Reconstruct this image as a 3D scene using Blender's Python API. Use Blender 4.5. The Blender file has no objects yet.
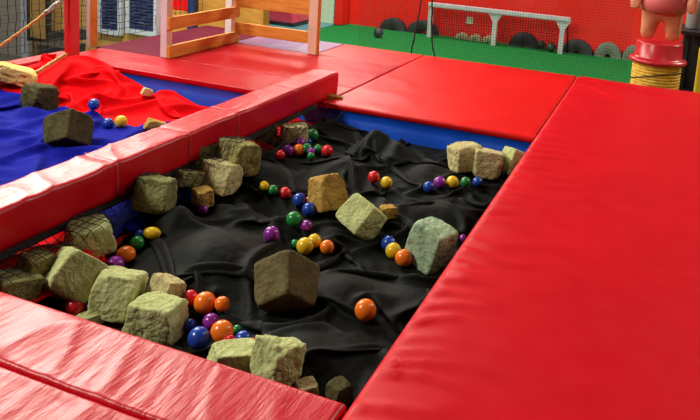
import bpy, bmesh, math, random
import numpy as np
from mathutils import Vector, Matrix, Euler, noise
from mathutils.bvhtree import BVHTree

sc = bpy.context.scene
COL = sc.collection
random.seed(7)
rng = np.random.RandomState(11)

# ------------------------------------------------------------------ camera
PX, PY, F = 401.2956, 30.7820, 714.5184
RM = np.array([[0.93252479, -0.11745931, 0.34146863],
               [0.3549443, 0.12421169, -0.92659916],
               [0.06642331, 0.98527903, 0.15752199]])
CAM = np.array([0.0, 0.0, 1.0])
cd = bpy.data.cameras.new('camera')
cam = bpy.data.objects.new('camera', cd)
COL.objects.link(cam)
cam.matrix_world = Matrix(((*RM[0], 0), (*RM[1], 0), (*RM[2], 1), (0, 0, 0, 1)))
cd.sensor_width = 36
cd.lens = F / 700 * 36
cd.shift_x = (350 - PX) / 700
cd.shift_y = (PY - 210) / 700
cd.clip_start = 0.02
cd.clip_end = 100
sc.camera = cam

def ray(x, y):
    return RM @ np.array([x - PX, -(y - PY), -F])
def at(x, y, z=0.0):
    r = ray(x, y); t = (z - CAM[2]) / r[2]; return Vector(CAM + r * t)
def on_y(x, y, Y):
    r = ray(x, y); return Vector(CAM + r * (Y / r[1]))
def on_x(x, y, X):
    r = ray(x, y); return Vector(CAM + r * (X / r[0]))
def depth_of(p):
    return -(RM.T @ (np.array(p) - CAM))[2]

# ------------------------------------------------------------------ helpers
def lin(r, g, b):
    f = lambda c: (c / 255 / 12.92) if c / 255 <= 0.04045 else ((c / 255 + 0.055) / 1.055) ** 2.4
    return (f(r), f(g), f(b), 1)

def tag(o, label=None, cat=None, group=None, kind=None):
    if label: o['label'] = label
    if cat: o['category'] = cat
    if group: o['group'] = group
    if kind: o['kind'] = kind
    return o

def empty(name, loc, rotz=0):
    o = bpy.data.objects.new(name, None); COL.objects.link(o)
    o.location = loc; o.rotation_euler = (0, 0, rotz); o.empty_display_size = 0.1
    return o

def obj(name, verts, faces, mat, parent=None, smooth=True, loc=None):
    me = bpy.data.meshes.new(name)
    me.from_pydata([tuple(v) for v in verts], [], [tuple(f) for f in faces])
    me.update()
    if smooth:
        me.polygons.foreach_set('use_smooth', [True] * len(me.polygons))
    me.materials.append(mat)
    o = bpy.data.objects.new(name, me); COL.objects.link(o)
    if parent: o.parent = parent
    if loc is not None: o.location = loc
    return o

def obj_bm(name, bm, mat, parent=None, smooth=True, loc=None):
    bmesh.ops.recalc_face_normals(bm, faces=bm.faces)
    me = bpy.data.meshes.new(name); bm.to_mesh(me); bm.free()
    if smooth:
        me.polygons.foreach_set('use_smooth', [True] * len(me.polygons))
    me.materials.append(mat)
    o = bpy.data.objects.new(name, me); COL.objects.link(o)
    if parent: o.parent = parent
    if loc is not None: o.location = loc
    return o

def add_box(bm, x0, x1, y0, y1, z0, z1, bev=0.0, seg=2):
    vs = [bm.verts.new((x, y, z)) for x in (x0, x1) for y in (y0, y1) for z in (z0, z1)]
    idx = [(0, 1, 3, 2), (4, 6, 7, 5), (0, 4, 5, 1), (2, 3, 7, 6), (0, 2, 6, 4), (1, 5, 7, 3)]
    fs = [bm.faces.new([vs[i] for i in f]) for f in idx]
    if bev > 0:
        es = list({e for f in fs for e in f.edges})
        bmesh.ops.bevel(bm, geom=es, offset=bev, segments=seg, affect='EDGES', profile=0.5)

def box(name, x0, x1, y0, y1, z0, z1, mat, parent=None, bev=0.004):
    bm = bmesh.new(); add_box(bm, x0, x1, y0, y1, z0, z1, bev)
    return obj_bm(name, bm, mat, parent, smooth=False)

def tube_geo(pts, r, seg=8, closed_ends=True, V=None, Fc=None):
    if V is None: V, Fc = [], []
    pts = [Vector(p) for p in pts]
    n = len(pts); up = Vector((0.13, 0.2, 0.97)); base = len(V)
    for i, p in enumerate(pts):
        t = (pts[min(i + 1, n - 1)] - pts[max(i - 1, 0)]).normalized()
        a = t.cross(up)
        if a.length < 1e-3: a = t.cross(Vector((1, 0, 0)))
        a.normalize(); b = t.cross(a).normalized()
        rr = r[i] if isinstance(r, (list, tuple)) else r
        for k in range(seg):
            th = 2 * math.pi * k / seg
            V.append(p + (a * math.cos(th) + b * math.sin(th)) * rr)
    for i in range(n - 1):
        for k in range(seg):
            k2 = (k + 1) % seg
            Fc.append((base + i * seg + k, base + i * seg + k2, base + (i + 1) * seg + k2, base + (i + 1) * seg + k))
    if closed_ends:
        Fc.append(tuple(base + k for k in range(seg))[::-1])
        Fc.append(tuple(base + (n - 1) * seg + k for k in range(seg)))
    return V, Fc

def lathe(name, prof, mat, parent=None, seg=40, loc=None):
    V, Fc = [], []
    for (r, z) in prof:
        for k in range(seg):
            a = 2 * math.pi * k / seg
            V.append((r * math.cos(a), r * math.sin(a), z))
    for i in range(len(prof) - 1):
        for k in range(seg):
            k2 = (k + 1) % seg
            Fc.append((i * seg + k, i * seg + k2, (i + 1) * seg + k2, (i + 1) * seg + k))
    Fc.append(tuple(range(seg))[::-1])
    Fc.append(tuple((len(prof) - 1) * seg + k for k in range(seg)))
    return obj(name, V, Fc, mat, parent, True, loc)

# ------------------------------------------------------------------ materials
class NT:
    def __init__(s, name):
        s.m = bpy.data.materials.new(name); s.m.use_nodes = True
        s.t = s.m.node_tree; s.b = s.t.nodes['Principled BSDF']
    def n(s, typ, **kw):
        nd = s.t.nodes.new(typ)
        for k, v in kw.items():
            if k in nd.inputs.keys(): nd.inputs[k].default_value = v
            else: setattr(nd, k, v)
        return nd
    def l(s, a, b): s.t.links.new(a, b)
    def coord(s, scale=(1, 1, 1), kind='Object', rot=(0, 0, 0)):
        tc = s.n('ShaderNodeTexCoord'); mp = s.n('ShaderNodeMapping')
        mp.inputs['Scale'].default_value = scale
        mp.inputs['Rotation'].default_value = rot
        s.l(tc.outputs[kind], mp.inputs['Vector']); return mp.outputs['Vector']
    def noise(s, vec, scale, detail=4, rough=0.5):
        nd = s.n('ShaderNodeTexNoise'); nd.inputs['Scale'].default_value = scale
        nd.inputs['Detail'].default_value = detail; nd.inputs['Roughness'].default_value = rough
        s.l(vec, nd.inputs['Vector']); return nd.outputs['Fac']
    def ramp(s, fac, stops):
        r = s.n('ShaderNodeValToRGB'); e = r.color_ramp.elements
        while len(e) > 1: e.remove(e[-1])
        e[0].position, e[0].color = stops[0]
        for p, c in stops[1:]:
            q = e.new(p); q.color = c
        s.l(fac, r.inputs['Fac']); return r.outputs['Color']
    def bump(s, h, strength, dist=0.01, prev=None):
        b = s.n('ShaderNodeBump'); b.inputs['Strength'].default_value = strength
        b.inputs['Distance'].default_value = dist
        s.l(h, b.inputs['Height'])
        if prev is not None: s.l(prev, b.inputs['Normal'])
        return b.outputs['Normal']
    def base(s, col=None, rough=0.5, spec=0.5, coat=0, sheen=0, metal=0):
        i = s.b.inputs
        if col is not None: i['Base Color'].default_value = col
        i['Roughness'].default_value = rough; i['Specular IOR Level'].default_value = spec
        i['Coat Weight'].default_value = coat; i['Metallic'].default_value = metal
        i['Sheen Weight'].default_value = sheen
        return s

def mix(a, b, t):
    return tuple(a[i] * (1 - t) + b[i] * t for i in range(3)) + (1,)

def simple(name, col, rough=0.5, spec=0.5, var=0.12, scale=8, bump=0.0, bscale=40, metal=0, coat=0):
    n = NT(name).base(None, rough, spec, coat=coat, metal=metal)
    v = n.coord()
    c = n.ramp(n.noise(v, scale), [(0.3, mix(col, (0, 0, 0, 1), var)), (0.7, mix(col, (1, 1, 1, 1), var * 0.25))])
    n.l(c, n.b.inputs['Base Color'])
    if bump: n.l(n.bump(n.noise(v, bscale), bump, 0.01), n.b.inputs['Normal'])
    return n.m

def vinyl(name, col, rough=0.3, fold=0.35, fine=0.12, spec=0.5, crease=False):
    n = NT(name).base(None, rough, spec)
    v = n.coord()
    c = n.ramp(n.noise(v, 3.0, 5), [(0.3, mix(col, (0, 0, 0, 1), 0.10)), (0.75, col)])
    n.l(c, n.b.inputs['Base Color'])
    rr = n.n('ShaderNodeMapRange'); rr.inputs['To Min'].default_value = rough - 0.06; rr.inputs['To Max'].default_value = rough + 0.1
    n.l(n.noise(v, 12, 4), rr.inputs['Value']); n.l(rr.outputs['Result'], n.b.inputs['Roughness'])
    b1 = n.bump(n.noise(v, 5.5, 3), fold, 0.03)
    if crease:
        vc = n.coord((34, 7, 7), rot=(0, 0, math.radians(-24)))
        b1 = n.bump(n.noise(vc, 1.0, 4, 0.6), 0.35, 0.012, b1)
    b2 = n.bump(n.noise(v, 300, 2), fine, 0.001, b1)
    n.l(b2, n.b.inputs['Normal'])
    return n.m

def cloth_mat(name, c0, c1, rough=0.8, sheen=0.0, spec=0.3):
    n = NT(name).base(None, rough, spec, sheen=sheen)
    v = n.coord()
    n.l(n.ramp(n.noise(v, 5, 4), [(0.3, c0), (0.7, c1)]), n.b.inputs['Base Color'])
    b1 = n.bump(n.noise(v, 9, 3, 0.55), 0.45, 0.03)
    b = n.bump(n.noise(v, 500, 2), 0.2, 0.001, b1)
    n.l(b, n.b.inputs['Normal'])
    return n.m

def foam_mat(name, col, dark, pore=0.55):
    n = NT(name).base(None, 0.95, 0.1)
    v = n.coord()
    c = n.ramp(n.noise(v, 14, 6, 0.65), [(0.28, dark), (0.62, col)])
    n.l(c, n.b.inputs['Base Color'])
    h1 = n.noise(v, 45, 5, 0.7)
    vo = n.n('ShaderNodeTexVoronoi'); vo.inputs['Scale'].default_value = 70; n.l(v, vo.inputs['Vector'])
    b0 = n.bump(n.noise(v, 22, 3, 0.6), pore * 0.7, 0.02)
    b1 = n.bump(h1, pore, 0.012, b0)
    b2 = n.bump(vo.outputs['Distance'], 0.45, 0.006, b1)
    n.l(b2, n.b.inputs['Normal'])
    return n.m

RED = lin(205, 14, 32)
M = {}
M['red'] = vinyl('red_vinyl', lin(216, 6, 26), 0.42, 0.10, spec=0.2)
M['redpad'] = vinyl('red_vinyl_glossy', lin(206, 8, 30), 0.33, 0.10, spec=0.36, crease=True)
M['redfar'] = vinyl('bright_red_vinyl', lin(224, 14, 16), 0.36, 0.10, spec=0.3)
M['maroon'] = vinyl('maroon_vinyl', lin(92, 13, 38), 0.6, 0.1, spec=0.05)
M['redback'] = vinyl('dark_red_vinyl', lin(176, 8, 26), 0.32, 0.25, spec=0.18)
M['lilac'] = vinyl('mauve_vinyl', lin(128, 84, 132), 0.3, 0.3)
M['blueliner'] = vinyl('blue_liner', lin(14, 88, 228), 0.42, 0.3)
M['tape'] = simple('clear_tape', lin(226, 120, 130), 0.25, 0.6)
M['black_cloth'] = cloth_mat('black_cloth', lin(8, 9, 6), lin(13, 14, 9), 0.68, 0.0, 0.14)
M['red_cloth'] = cloth_mat('red_cloth', lin(206, 2, 12), lin(224, 4, 16), 0.85, 0.0, 0.05)
M['blue_cloth'] = cloth_mat('blue_cloth', lin(14, 20, 128), lin(22, 28, 150), 0.85, 0.0, 0.06)
M['f_green'] = foam_mat('foam_pale_green', lin(200, 204, 144), lin(160, 164, 104))
M['f_olive'] = foam_mat('foam_olive', lin(146, 146, 96), lin(84, 80, 48), 0.8)
M['f_dark'] = foam_mat('foam_dark_olive', lin(92, 86, 54), lin(54, 50, 30), 0.5)
M['f_brown'] = foam_mat('foam_brown_grey', lin(108, 98, 66), lin(76, 66, 42), 0.35)
M['f_tan'] = foam_mat('foam_tan', lin(196, 158, 84), lin(150, 106, 46), 0.8)
M['f_sand'] = foam_mat('foam_sand', lin(210, 196, 146), lin(164, 146, 92), 0.7)
M['f_blue'] = foam_mat('foam_blue_green', lin(176, 198, 162), lin(128, 150, 116), 0.6)
M['f_cream'] = foam_mat('foam_cream', lin(230, 204, 126), lin(190, 150, 76), 0.9)
M['f_mottle'] = foam_mat('foam_mottled', lin(170, 158, 100), lin(40, 38, 24), 1.0)
BC = dict(orange=lin(248, 118, 10), red=lin(214, 18, 24), blue=lin(14, 62, 168), green=lin(14, 128, 52),
          purple=lin(138, 30, 148), yellow=lin(234, 186, 14))
for k, c in BC.items():
    M['b_' + k] = simple('ball_' + k, c, 0.26, 0.5, 0.05, 20)
M['white_paint'] = simple('white_paint', lin(226, 220, 228), 0.5)
M['peach_wood'] = simple('peach_painted_wood', lin(226, 186, 160), 0.5, var=0.15)
def wood(name, a, b, sc_=(2, 18, 18)):
    n = NT(name).base(None, 0.5, 0.4)
    v = n.coord(sc_)
    n.l(n.ramp(n.noise(v, 3, 6, 0.6), [(0.25, a), (0.7, b)]), n.b.inputs['Base Color'])
    return n.m
M['plank_x'] = wood('pine_plank_across', lin(184, 108, 34), lin(226, 152, 66))
M['plank_y'] = wood('pine_plank_along', lin(186, 112, 34), lin(230, 158, 68), (18, 2, 18))
M['ply'] = wood('plywood_panel', lin(172, 118, 40), lin(206, 152, 66), (3, 3, 9))
M['redpost'] = simple('red_foam_post', lin(206, 6, 18), 0.45)
M['redwall'] = simple('red_wall', lin(236, 28, 6), 0.6, 0.3, 0.06, 1.5)
M['turf'] = None
n = NT('green_turf').base(None, 0.9, 0.2); v = n.coord()
n.l(n.ramp(n.noise(v, 60, 4), [(0.3, lin(16, 112, 50)), (0.7, lin(26, 150, 72))]), n.b.inputs['Base Color'])
n.l(n.bump(n.noise(v, 200, 3), 0.6, 0.02), n.b.inputs['Normal']); M['turf'] = n.m
M['teal'] = simple('teal_mat', lin(72, 150, 160), 0.4)
M['mint'] = None
n = NT('mint_perforated').base(None, 0.6, 0.3); v = n.coord((1, 1, 1))
vo = n.n('ShaderNodeTexVoronoi'); vo.inputs['Scale'].default_value = 9; vo.inputs['Randomness'].default_value = 0; n.l(v, vo.inputs['Vector'])
n.l(n.ramp(vo.outputs['Distance'], [(0.25, lin(120, 190, 160)), (0.4, lin(200, 226, 196))]), n.b.inputs['Base Color']); M['mint'] = n.m
M['pink'] = simple('pink_vinyl', lin(226, 60, 90), 0.4)
M['rubber'] = simple('black_rubber', lin(26, 32, 34), 0.6, 0.4)
M['greyrubber'] = simple('grey_rubber', lin(104, 116, 98), 0.7)
M['palestone'] = simple('pale_foam_dome', lin(196, 196, 150), 0.8)
M['tealball'] = simple('dark_teal_rubber', lin(14, 52, 56), 0.4)
M['greenball'] = simple('dark_green_rubber', lin(22, 58, 42), 0.4)
M['goalmetal'] = simple('white_goal_paint', lin(196, 200, 204), 0.5)
M['paper'] = simple('paper', lin(206, 202, 170), 0.8, var=0.03)
M['netting'] = simple('black_netting', lin(14, 14, 14), 0.8, 0.2)
M['finenet'] = simple('fine_netting', lin(30, 30, 26), 0.8, 0.2)
M['rope'] = wood('hemp_rope', lin(150, 100, 40), lin(214, 168, 90), (40, 40, 40))
M['ropebw'] = wood('white_black_rope', lin(20, 20, 20), lin(214, 220, 210), (18, 18, 18))
M['yellowrope'] = None
n = NT('yellow_rope_winding').base(None, 0.6, 0.3); v = n.coord()
n.l(n.ramp(n.noise(v, 30, 3), [(0.3, lin(220, 150, 30)), (0.7, lin(244, 200, 84))]), n.b.inputs['Base Color']); M['yellowrope'] = n.m
M['redplastic'] = simple('red_plastic', lin(206, 12, 34), 0.3)
M['skin'] = simple('peach_plastic', lin(222, 142, 104), 0.45, var=0.05)
M['shorts'] = simple('rose_plastic', lin(206, 96, 96), 0.45, var=0.05)
M['blackmetal'] = simple('black_metal', lin(20, 20, 22), 0.5)
M['silver'] = simple('silver_metal', lin(150, 152, 150), 0.4)
M['yellowpaint'] = simple('yellow_paint', lin(226, 186, 20), 0.4)
M['beigewall'] = None
n = NT('beige_brick_wall').base(None, 0.7, 0.3); v = n.coord((1, 1, 1), rot=(math.pi / 2, 0, 0))
br = n.n('ShaderNodeTexBrick'); br.inputs['Scale'].default_value = 2.2
br.inputs['Color1'].default_value = lin(196, 158, 84); br.inputs['Color2'].default_value = lin(206, 172, 104); br.inputs['Mortar'].default_value = lin(160, 130, 76)
br.inputs['Mortar Size'].default_value = 0.012
n.l(v, br.inputs['Vector']); n.l(br.outputs['Color'], n.b.inputs['Base Color']); M['beigewall'] = n.m
M['greywall'] = simple('grey_board', lin(150, 148, 140), 0.6)
M['palewall'] = simple('pale_blue_frame', lin(190, 202, 214), 0.5)
M['ochre'] = simple('ochre_board', lin(176, 138, 70), 0.6)
n = NT('navy_slatted_blind').base(None, 0.5, 0.4); v = n.coord((3, 3, 40))
n.l(n.ramp(n.noise(v, 2.4, 5, 0.6), [(0.4, lin(26, 34, 74)), (0.62, lin(60, 76, 120)), (0.72, lin(150, 160, 180))]), n.b.inputs['Base Color']); M['shutter'] = n.m
M['navy'] = simple('navy_vinyl', lin(22, 40, 96), 0.4)
M['concrete'] = simple('dark_floor', lin(96, 92, 84), 0.6)
M['dark_ply'] = simple('dark_base', lin(30, 24, 20), 0.8)

# ------------------------------------------------------------------ setting
FZ = -0.9
WY = 11.15
def struct(name, *a, **k):
    o = box(name, *a, **k); o['kind'] = 'structure'; return o
struct('floor', -9, 6, -3.0, WY + 0.3, FZ - 0.1, FZ - 0.004, M['concrete'], bev=0)
struct('wall_far', -5.2, 6, WY, WY + 0.15, FZ, 3.6, M['redwall'], bev=0)
# green pitch on the low floor
gx0 = at(340, 40, FZ)[0]
tag(box('turf_pitch', -5.2, 4.0, 5.3, WY - 0.005, FZ - 0.004, FZ + 0.012, M['turf'], bev=0),
    'green artificial turf pitch in front of the red wall', 'turf')

# ------------------------------------------------------------------ pads
def pad(name, x0, x1, y0, y1, z0, z1, mat, r=0.02, res=0.02, disp=None, puff=0.0, parent=None):
    """closed cushion: rounded rim, puffed and wrinkled top"""
    arc = [r * (1 - math.cos(a)) for a in np.linspace(0, math.pi / 2, 5)][:-1]
    def axis(a, b):
        n = max(2, int(round((b - a - 2 * r) / res)))
        return np.concatenate([a + np.array(arc), np.linspace(a + r, b - r, n + 1), b - np.array(arc)[::-1]])
    xs, ys = axis(x0, x1), axis(y0, y1)
    nx, ny = len(xs), len(ys)
    V, Fc = [], []
    def dz(d):
        return 0 if d >= r else r - math.sqrt(max(0, r * r - (r - d) ** 2))
    for j, y in enumerate(ys):
        for i, x in enumerate(xs):
            ex, ey = min(x - x0, x1 - x), min(y - y0, y1 - y)
            z = z1 - max(dz(ex), dz(ey))
            w = min(1, min(ex, ey) / 0.03)
            fx = min(1, min(ex, ey) / 0.12)
            z += puff * math.sin(fx * math.pi / 2)
            if disp: z += disp(x, y) * w
            V.append((x, y, z))
    for j in range(ny - 1):
        for i in range(nx - 1):
            a = j * nx + i
            Fc.append((a, a + 1, a + nx + 1, a + nx))
    ring = [i for i in range(nx)] + [j * nx + nx - 1 for j in range(1, ny)] + \
           [(ny - 1) * nx + i for i in range(nx - 2, -1, -1)] + [j * nx for j in range(ny - 2, 0, -1)]
    b0 = len(V)
    for k in ring:
        V.append((V[k][0], V[k][1], z0))
    m = len(ring)
    for k in range(m):
        k2 = (k + 1) % m
        Fc.append((ring[k2], ring[k], b0 + k, b0 + k2))
    Fc.append(tuple(b0 + k for k in range(m))[::-1])
    return obj(name, V, Fc, mat, parent)

def nz(x, y, z=0.0): return noise.noise(Vector((x, y, z)))
def ridge(x, y, z, p=3): return (1 - abs(nz(x, y, z))) ** p

def d_near(x, y):
    # slanting creases running across the strip
    left = min(1.0, max(0.0, (-0.55 - x) / 0.6))
    u = x * 0.85 + y * (0.25 + 0.35 * (1 - left)); v = y * 0.85 - x * 0.35
    a = ridge(u * 5.5 + 0.25 * nz(x * 5, y * 5, 3), v * 1.5, 1.3, 7) * 0.008
    b = ridge(u * 11 + 0.2 * nz(x * 8, y * 8, 3), v * 2.5, 8.3, 6) * 0.0035
    c = nz(u * 3, v * 2, 5.0) * 0.004
    return (a + b + c - 0.004) * (0.4 + 0.7 * left)
def d_right(x, y):
    e = x + 0.515
    k = math.exp(-e / 0.14)
    a = ridge(y * 13 + nz(x * 4, y * 3, 2) * 1.0, x * 2.2, 3.3, 6) * 0.017 * k
    b = nz(x * 2.2, y * 1.6, 7) * 0.004
    # long fold lines at the far end
    f = 0
    for (ax, ay, bx, by) in ((-0.51, 4.9, 0.25, 4.55), (-0.5, 4.75, -0.05, 4.2)):
        dx, dy = bx - ax, by - ay; L = math.hypot(dx, dy)
        t = ((x - ax) * dx + (y - ay) * dy) / L / L
        d = abs((x - ax) * dy - (y - ay) * dx) / L
        if 0 < t < 1: f += 0.014 * math.exp(-(d / 0.016) ** 2) * math.sin(t * math.pi)
    return a + b + f - 0.002
def d_far(x, y):
    return nz(x * 2.5, y * 2.2, 9) * 0.003 + ridge(x * 2.0 + y * 0.8, y * 2.4 - x, 4.4, 8) * 0.004 - 0.004

PT = 0.06
tag(pad('crash_pad', -0.517, 0.95, 0.35, 4.95, -PT, 0, M['red'], 0.022, 0.016, d_right, 0.008),
    'wide red vinyl crash pad running along the right side of the pit', 'pad')
tag(pad('crash_pad', -2.6, -0.522, 1.03, 1.238, -PT, 0, M['redpad'], 0.012, 0.012, d_near, 0.0),
    'narrow creased red pad along the near edge of the pit, touching the foam blocks', 'pad')
tag(pad('crash_pad', -2.6, -0.522, 0.45, 1.024, -PT, 0, M['redpad'], 0.012, 0.014, d_near, 0.0),
    'creased red pad in the bottom left corner, nearest the camera', 'pad')
tag(pad('crash_pad', -1.63, -0.519, 3.335, 4.95, -0.03, 0, M['redfar'], 0.012, 0.03, d_far, 0.0),
    'bright red square mat at the far end of the black pit, beside the green turf', 'pad')
tag(pad('crash_pad', -3.5, -1.636, 3.335, 3.715, -0.03, 0, M['redback'], 0.008, 0.03, d_far, 0.0),
    'long red mat behind the red cloth pit, in front of the wooden fence', 'pad')
tag(pad('crash_pad', -2.965, -1.636, 3.72, 4.45, -0.03, 0, M['redback'], 0.008, 0.03, d_far, 0.0),
    'red mat enclosed by the two sides of the wooden fence', 'pad')
tag(pad('crash_pad', -2.28, -1.636, 4.455, 4.95, -0.03, 0, M['redfar'], 0.008, 0.03, d_far, 0.0),
    'small red mat behind the right fence post, at the edge of the turf', 'pad')
tag(pad('crash_pad', -3.55, -2.97, 3.72, 4.95, -0.03, 0, M['maroon'], 0.008, 0.03, d_far, 0.0),
    'dark maroon mat on the far side of the left fence planks', 'pad')
tag(pad('crash_pad', -2.965, -2.285, 4.455, 4.95, -0.03, 0, M['lilac'], 0.008, 0.02, d_far, 0.0),
    'mauve shiny mat seen under the lower right fence plank', 'pad')

# platform carcass and pit liners
ps = 'structure'
def base_box(*a):
    o = box('platform_base', *a, M['dark_ply'], bev=0); o['kind'] = ps
base_box(-0.50, 0.95, 0.35, 4.95, FZ, -PT - 0.002)
base_box(-3.55, -0.53, 0.45, 1.22, FZ, -PT - 0.002)
base_box(-3.55, -0.53, 3.36, 4.95, FZ, -0.033)
base_box(-3.55, -0.50, 1.22, 3.36, FZ, -0.42)

def liner(name, x0, x1, label, ztop=-0.031):
    V, Fc = [], []
    n = 60; m = 8
    for i in range(n + 1):
        for j in range(m + 1):
            x = x0 + (x1 - x0) * i / n; z = ztop + (-0.4 - ztop) * j / m
            V.append((x, 3.342 - 0.018 * math.sin(min(1, j / 2) * 1.57) + nz(x * 7, z * 9, 3) * 0.01, z))
    for i in range(n):
        for j in range(m):
            a = i * (m + 1) + j; Fc.append((a, a + 1, a + m + 2, a + m + 1))
    k = len(V)
    V += [(x0, 3.358, ztop), (x1, 3.358, ztop), (x0, 3.358, -0.4), (x1, 3.358, -0.4)]
    Fc += [tuple([k, k + 1] + [i * (m + 1) for i in range(n, -1, -1)])]
    Fc += [(k, k + 2, k + 3, k + 1)]
    o = obj(name, V, Fc, M['blueliner']); return tag(o, label, 'liner')
liner('pit_liner', -1.652, -0.502, 'blue vinyl liner wall at the far end of the black cloth pit')
liner('pit_liner', -3.48, -1.656, 'blue vinyl liner wall behind the red cloth in the left pit')

# raised bolster between the pits
def make_bolster():
    root = empty('padded_beam', (-1.736, 2.38, 0))
    tag(root, 'raised red padded beam dividing the left pit from the black pit', 'padded beam')
    x0, x1, y0, y1, zt = -0.08, 0.08, -1.2, 1.15, 0.125
    n = 240; prof = []
    r = 0.016
    pts = [(x0, 0.0), (x0, zt - r)] + [(x0 + r - r * math.cos(a), zt - r + r * math.sin(a)) for a in np.linspace(0.3, math.pi / 2, 4)]
    pts += [(x0 + r + (x1 - x0 - 2 * r) * t, zt) for t in np.linspace(0.1, 1, 9)]
    pts += [(x1 - r + r * math.sin(a), zt - r + r * math.cos(a)) for a in np.linspace(0.3, math.pi / 2, 4)]
    pts += [(x1, zt - r - (zt - r) * t) for t in np.linspace(0.15, 1, 7)]
    V, Fc = [], []
    m = len(pts)
    for i in range(n + 1):
        y = y0 + (y1 - y0) * i / n
        Y = y + 2.38
        nearw = min(1, max(0.25, (2.6 - Y) / 0.7))
        for (x, z) in pts:
            top = max(0.0, (z - 0.03) / zt)
            u = y * 1.0 + x * 0.7
            wr = (ridge(u * 6.5, x * 4, 2.2, 7) * 0.009 + nz(u * 9, x * 5, 1) * 0.003 - 0.004) * nearw
            zz = z + wr * top; xx = x + (nz(u * 7, z * 12, 8) * 0.006 if x > 0.06 else 0)
            # dents where straps pull the cover in
            for sy in (1.83, 2.22, 2.55, 3.05):
                dd = math.exp(-((Y - sy) / 0.012) ** 2) * 0.004
                zz -= dd * top; xx -= dd * (1 if x > 0.06 else 0)
            V.append((xx, y, max(0, zz)))
    for i in range(n):
        for k in range(m):
            k2 = (k + 1) % m
            Fc.append((i * m + k, i * m + k2, (i + 1) * m + k2, (i + 1) * m + k))
    Fc.append(tuple(range(m))); Fc.append(tuple(n * m + k for k in range(m))[::-1])
    obj('cover', V, Fc, M['redpad'], root)
    box('shade_board', x0 + .01, x1 - .006, y0, 0.92, -0.032, -0.001, M['dark_ply'], root, 0.003)  # dark board added to give the band of shade beneath the beam
    for sy in (1.83, 2.22, 2.55, 3.05):
        P = [(x0 - 0.001, sy - 2.38 + 0.012, 0.02), (x0 - 0.001, sy - 2.38 + 0.012, zt - 0.01), (x0 + 0.012, sy - 2.38 + 0.01, zt + 0.0015), (0.0, sy - 2.38 + 0.002, zt + 0.003),
             (x1 - 0.01, sy - 2.38, zt + 0.001), (x1 + 0.001, sy - 2.38, zt - 0.012), (x1 + 0.002, sy - 2.38, 0.06), (x1 + 0.0, sy - 2.38, 0.005)]
        V, Fc = tube_geo(P, 0.0014, 6)
        obj('strap', V, Fc, M['tape'], root)
    return root
make_bolster()

# red edge beam on the far left of the left pit
tag(pad('edge_beam', -3.62, -3.5, 1.3, 3.5, -0.3, 0.0, M['red'], 0.015, 0.03, d_far),
    'low red padded edge beam at the left, below the black net', 'padded beam')

# ------------------------------------------------------------------ cloth
def sheet(x0, x1, y0, y1, h, comp, terrain, seed, z0, steps=220, bend=0.25, bounds=None, init=None, fric=0.5):
    r = np.random.RandomState(seed)
    nx = int((x1 - x0) / h) + 1; ny = int((y1 - y0) / h) + 1
    X, Y = np.meshgrid(np.linspace(x0, x1, nx), np.linspace(y0, y1, ny), indexing='ij')
    P = np.stack([X, Y, np.full_like(X, z0)], -1)
    # smooth random relief to seed the buckling
    N = r.randn(nx, ny)
    def blur(a, k):
        for _ in range(k):
            a = (a + np.roll(a, 1, 0) + np.roll(a, -1, 0) + np.roll(a, 1, 1) + np.roll(a, -1, 1)) / 5
        return a
    N1 = blur(N, 40); N1 /= N1.std(); N2 = blur(r.randn(nx, ny), 9); N2 /= N2.std()
    P[..., 2] = np.maximum(terrain(X, Y), z0 - 0.05) + 0.03 + 0.016 * N1 + 0.006 * N2
    if init is not None: P[..., 2] += init(X, Y)
    hx = (x1 - x0) / (nx - 1) * comp; hy = (y1 - y0) / (ny - 1) * comp
    prev = P.copy(); g = np.array([0, 0, -0.00055])
    bx0, bx1, by0, by1 = bounds or (x0, x1, y0, y1)
    def con(a, b, L, k):
        d = b - a; l = np.sqrt((d * d).sum(-1, keepdims=True)) + 1e-9
        c = d * (0.5 * k * (1 - L / l)); a += c; b -= c
    hd = math.hypot(hx, hy)
    for s in range(steps):
        vel = (P - prev) * 0.96
        np.clip(vel, -0.006, 0.006, vel)
        prev = P.copy(); P = P + vel + g
        for it in range(3):
            for o in (0, 1):
                con(P[o:-1:2][: (nx - o) // 2], P[o + 1::2][: (nx - o) // 2], hx, 1.0)
                con(P[:, o:-1:2][:, : (ny - o) // 2], P[:, o + 1::2][:, : (ny - o) // 2], hy, 1.0)
            A = P[:-1, :-1]; D = P[1:, 1:]
            for o in (0, 1):
                a = P[o:-1:2, :-1]; b = P[o + 1::2, 1:]; m = min(a.shape[0], b.shape[0]); con(a[:m], b[:m], hd, 0.3)
                a = P[o:-1:2, 1:]; b = P[o + 1::2, :-1]; m = min(a.shape[0], b.shape[0]); con(a[:m], b[:m], hd, 0.3)
            for q in range(4):
                a = P[q:-2:4]; b = P[q + 2::4]; m = min(a.shape[0], b.shape[0]); con(a[:m], b[:m], hx * 2, bend)
                a = P[:, q:-2:4]; b = P[:, q + 2::4]; m = min(a.shape[1], b.shape[1]); con(a[:, :m], b[:, :m], hy * 2, bend)
            T = terrain(P[..., 0], P[..., 1]) + 0.004
            hit = P[..., 2] < T
            P[..., 2] = np.where(hit, T, P[..., 2])
            P[..., 0] = np.clip(P[..., 0], bx0, bx1); P[..., 1] = np.clip(P[..., 1], by0, by1)
        if s > 30:
            for c in (0, 1):
                P[..., c] = np.where(hit, prev[..., c] + (P[..., c] - prev[..., c]) * (1 - fric), P[..., c])
    for _ in range(1):
        Q = P.copy()
        Q[1:-1, 1:-1] = (P[1:-1, 1:-1] * 2 + P[2:, 1:-1] + P[:-2, 1:-1] + P[1:-1, 2:] + P[1:-1, :-2]) / 6
        P = Q
    return P

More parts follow.
